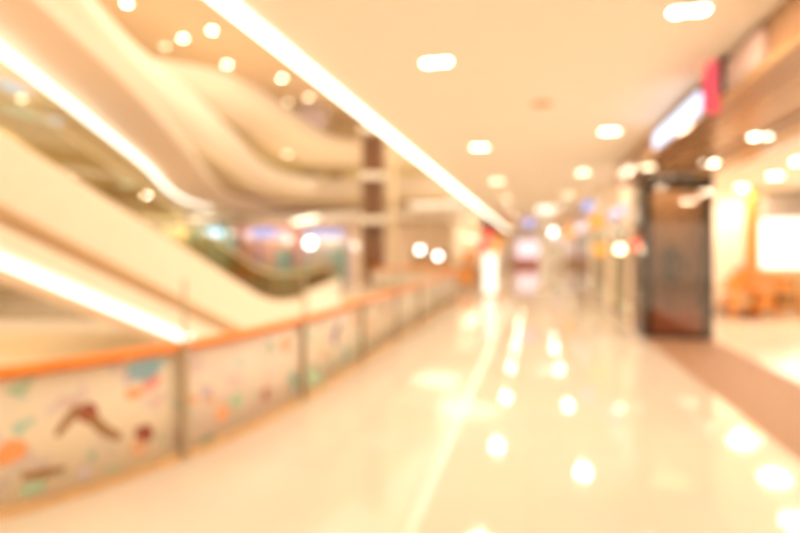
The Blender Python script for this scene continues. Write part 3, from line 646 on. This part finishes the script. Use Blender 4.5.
# shops across the atrium, in front of the peach wall
def cshop(u0,u1,zc,label,wall,signm,z1=3.2):
    x0,x1 = (u0-400)/F*zc,(u1-400)/F*zc; xm=(x0+x1)/2; hw=(x1-x0)/2
    s = thing('shopfront', cw(xm,zc), label, 'shopfront'); c = cw(xm,zc)
    def ob(dx,hw_,y0,y1,z0,z1_,m,nm): return MB().obox(c+R_*dx+F_*((y0+y1)/2),R_,F_,hw_,(y1-y0)/2,z0,z1_).build(nm, M[m], s)
    ob(-hw+.12,.12,0,.3,.002,2.5,wall,'pier'); ob(hw-.12,.12,0,.3,.002,2.5,wall,'pier'); ob(0,hw,0,.3,2.5,z1,wall,'fascia'); ob(0,hw*.7,-.06,0,2.6,2.95,signm,'sign_board')
    ob(0,hw-.24,.12,.14,.05,2.5,'glass','glass_pane'); ob(0,hw,1.5,1.6,.002,2.5,wall,'back_display'); ob(-hw*.3,hw*.3,.6,1.0,.002,1.1,'oak2','display_counter'); ob(hw*.45,hw*.25,1.2,1.5,.002,1.8,'teal','display_shelf'); ob(0,hw*.8,.4,1.3,2.46,2.5,'infill_glow','added_fill_strip')  # last box is a glow added to brighten the shop
cshop(120,188,31,'cream shopfront behind the escalator across the atrium','cream','panel')
cshop(190,228,31.5,'teal shopfront across the atrium right of the escalator','teal','ecyan')
cshop(234,298,34,'pink shopfront across the atrium below the balcony','pink','epink')
cshop(300,350,33,'grey shopfront across the atrium under the brightest lamp','lilac','eblue')
bn_ = thing('banner_stand', cw(-7.9,30), 'purple topped banner stand before the pink shopfront', 'banner')
c = px(259,285,30); MB().obox(c,R_,F_,.10,.05,.05,2.5).build('pole', M['purple'], bn_); MB().obox(c+R_*.3,R_,F_,.65,.06,2.5,2.95).build('board', M['eblue'], bn_); MB().obox(c,R_,F_,.35,.3,.002,.06).build('foot', M['brown'], bn_)
# potted plants
def plant(u, zc, h, label, pot='brown', z0=0.0):
    c = px(u, 280, zc); c.z = z0; t_ = thing('potted_plant', c, label, 'plant', 'potted plants across the atrium')
    MB().lathe((c.x,c.y,z0+.002),[(.18,0),(.26,.4),(.28,.42),(.22,.42),(.22,.38)],14).build('pot', M[pot], t_)
    mb = MB(); rnd = random.Random(int(u))
    for k in range(90):
        q = rnd.uniform(0,6.28); el = rnd.uniform(.1,1.5); L = h*rnd.uniform(.5,1); d = Vector((math.cos(q)*math.cos(el),math.sin(q)*math.cos(el),math.sin(el))); r = d.cross(Vector((0,0,1))).normalized()*.05
        a0 = Vector((c.x,c.y,z0+.4)); m_ = a0+d*L*.6; e_ = a0+d*L+Vector((0,0,-.12*L))
        mb.add([a0-r*.3,a0+r*.3,m_+r,m_-r,e_],[(0,1,2,3),(3,2,4)])
    mb.build('foliage', M['green'], t_)
plant(302,22,1.1,'yellow green plant behind the railing post across the atrium')
plant(232,20,.8,'small plant at the teal shopfront across the atrium')
plant(268,21,.8,'small plant before the pink shopfront across the atrium')
# first storey figures behind the parapet: panels and windows on the rear wall
for i, (u0,u1,v0,v1,zc,m,lb) in enumerate([(250,268,128,150,44.9,'olive','dark olive shop window on the first storey, leftmost'),(270,300,140,175,44.9,'olive','wide olive shop window on the first storey below the warm downlight'),(302,320,150,178,44.9,'grey','grey shop window on the first storey beside the olive one'),(328,342,165,205,44.9,'brown','narrow brown doorway on the first storey'),
        (296,328,106,128,38.5,'lilac','wide lilac shop panel on the second storey near the lift')]):
    a = px(u0,v1,zc); b = px(u1,v0,zc); cc = px((u0+u1)/2,v1,zc); wn = thing('shop_window', cc, lb, 'window')
    z0_, z1_ = max(a.z,4.9), b.z; hw = (u1-u0)/2/F*zc
    MB().obox(cc,R_,F_,hw,.05,z0_,z1_).build('pane', M[m], wn)
    MB().obox(cc+R_*hw,R_,F_,.06,.08,z0_,z1_).obox(cc-R_*hw,R_,F_,.06,.08,z0_,z1_).obox(cc,R_,F_,hw,.08,z1_,z1_+.1).build('frame', M['steel'], wn)
# far hall : ceiling light panels and bulkhead
for i, (u,v,wd) in enumerate([(437,203,1.1),(470,192,.7)]):
    p = pH(u,v,3.70); t_ = thing('ceiling_panel_light', p, ['long pale panel light on the far hall ceiling','short pale panel light on the far hall ceiling'][i], 'ceiling light')
    lamp_light(t_, (p.x,p.y,3.62), 14, 2.0); MB().box((p.x-wd-.05,p.y-.3,3.66),(p.x+wd+.05,p.y+.3,3.70)).build('frame', M['white'], t_); MB().box((p.x-wd,p.y-.25,3.65),(p.x+wd,p.y+.25,3.66)).build('diffuser', M['panel'], t_)
for i, (a_, b_) in enumerate([(-8.5,36),(-4.5,33.5),(-.5,31.5),(-12.5,30)]):  # lamps added to brighten the far hall and the space under the balcony
    p = cw(a_, b_, 3.70) if i in (1,2) else cw(a_, b_, zL+.10)
    round_light(p, .12, ['added fill downlight above the pink shopfront across the atrium','added fill downlight above the grey shopfront across the atrium','added fill downlight behind the lift','added fill downlight above the cream shopfront behind the escalator'][i], 'downlights under the first storey', 'lampd', power=80)
for i, (u,v) in enumerate([(6,84),(20,110),(44,118)]):
    p = pH(u,v,zL+.10); t_ = thing('ceiling_panel_light', p, ['leftmost bluish panel light under the first storey balcony','middle bluish panel light under the first storey balcony','rightmost bluish panel light under the first storey balcony'][i], 'ceiling light', 'bluish panel lights under the first storey')
    q = Vector((p.x,p.y,0)); MB().obox(q,R_,F_,.22,.30,zL+.07,zL+.10).build('frame', M['white'], t_); MB().obox(q,R_,F_,.20,.28,zL+.06,zL+.07).build('diffuser', M['epale'], t_)
# lower storey kiosk
lk = thing('lower_counter', cw(-14,24,-4.5), 'pale counter on the lower storey seen under the escalator', 'counter')
c = cw(-14,24); MB().obox(c,R_,F_,2.2,.6,-4.498,-3.5).build('body', M['olive'], lk); MB().obox(c,R_,F_,2.3,.7,-3.5,-3.4).build('countertop', M['cream'], lk)
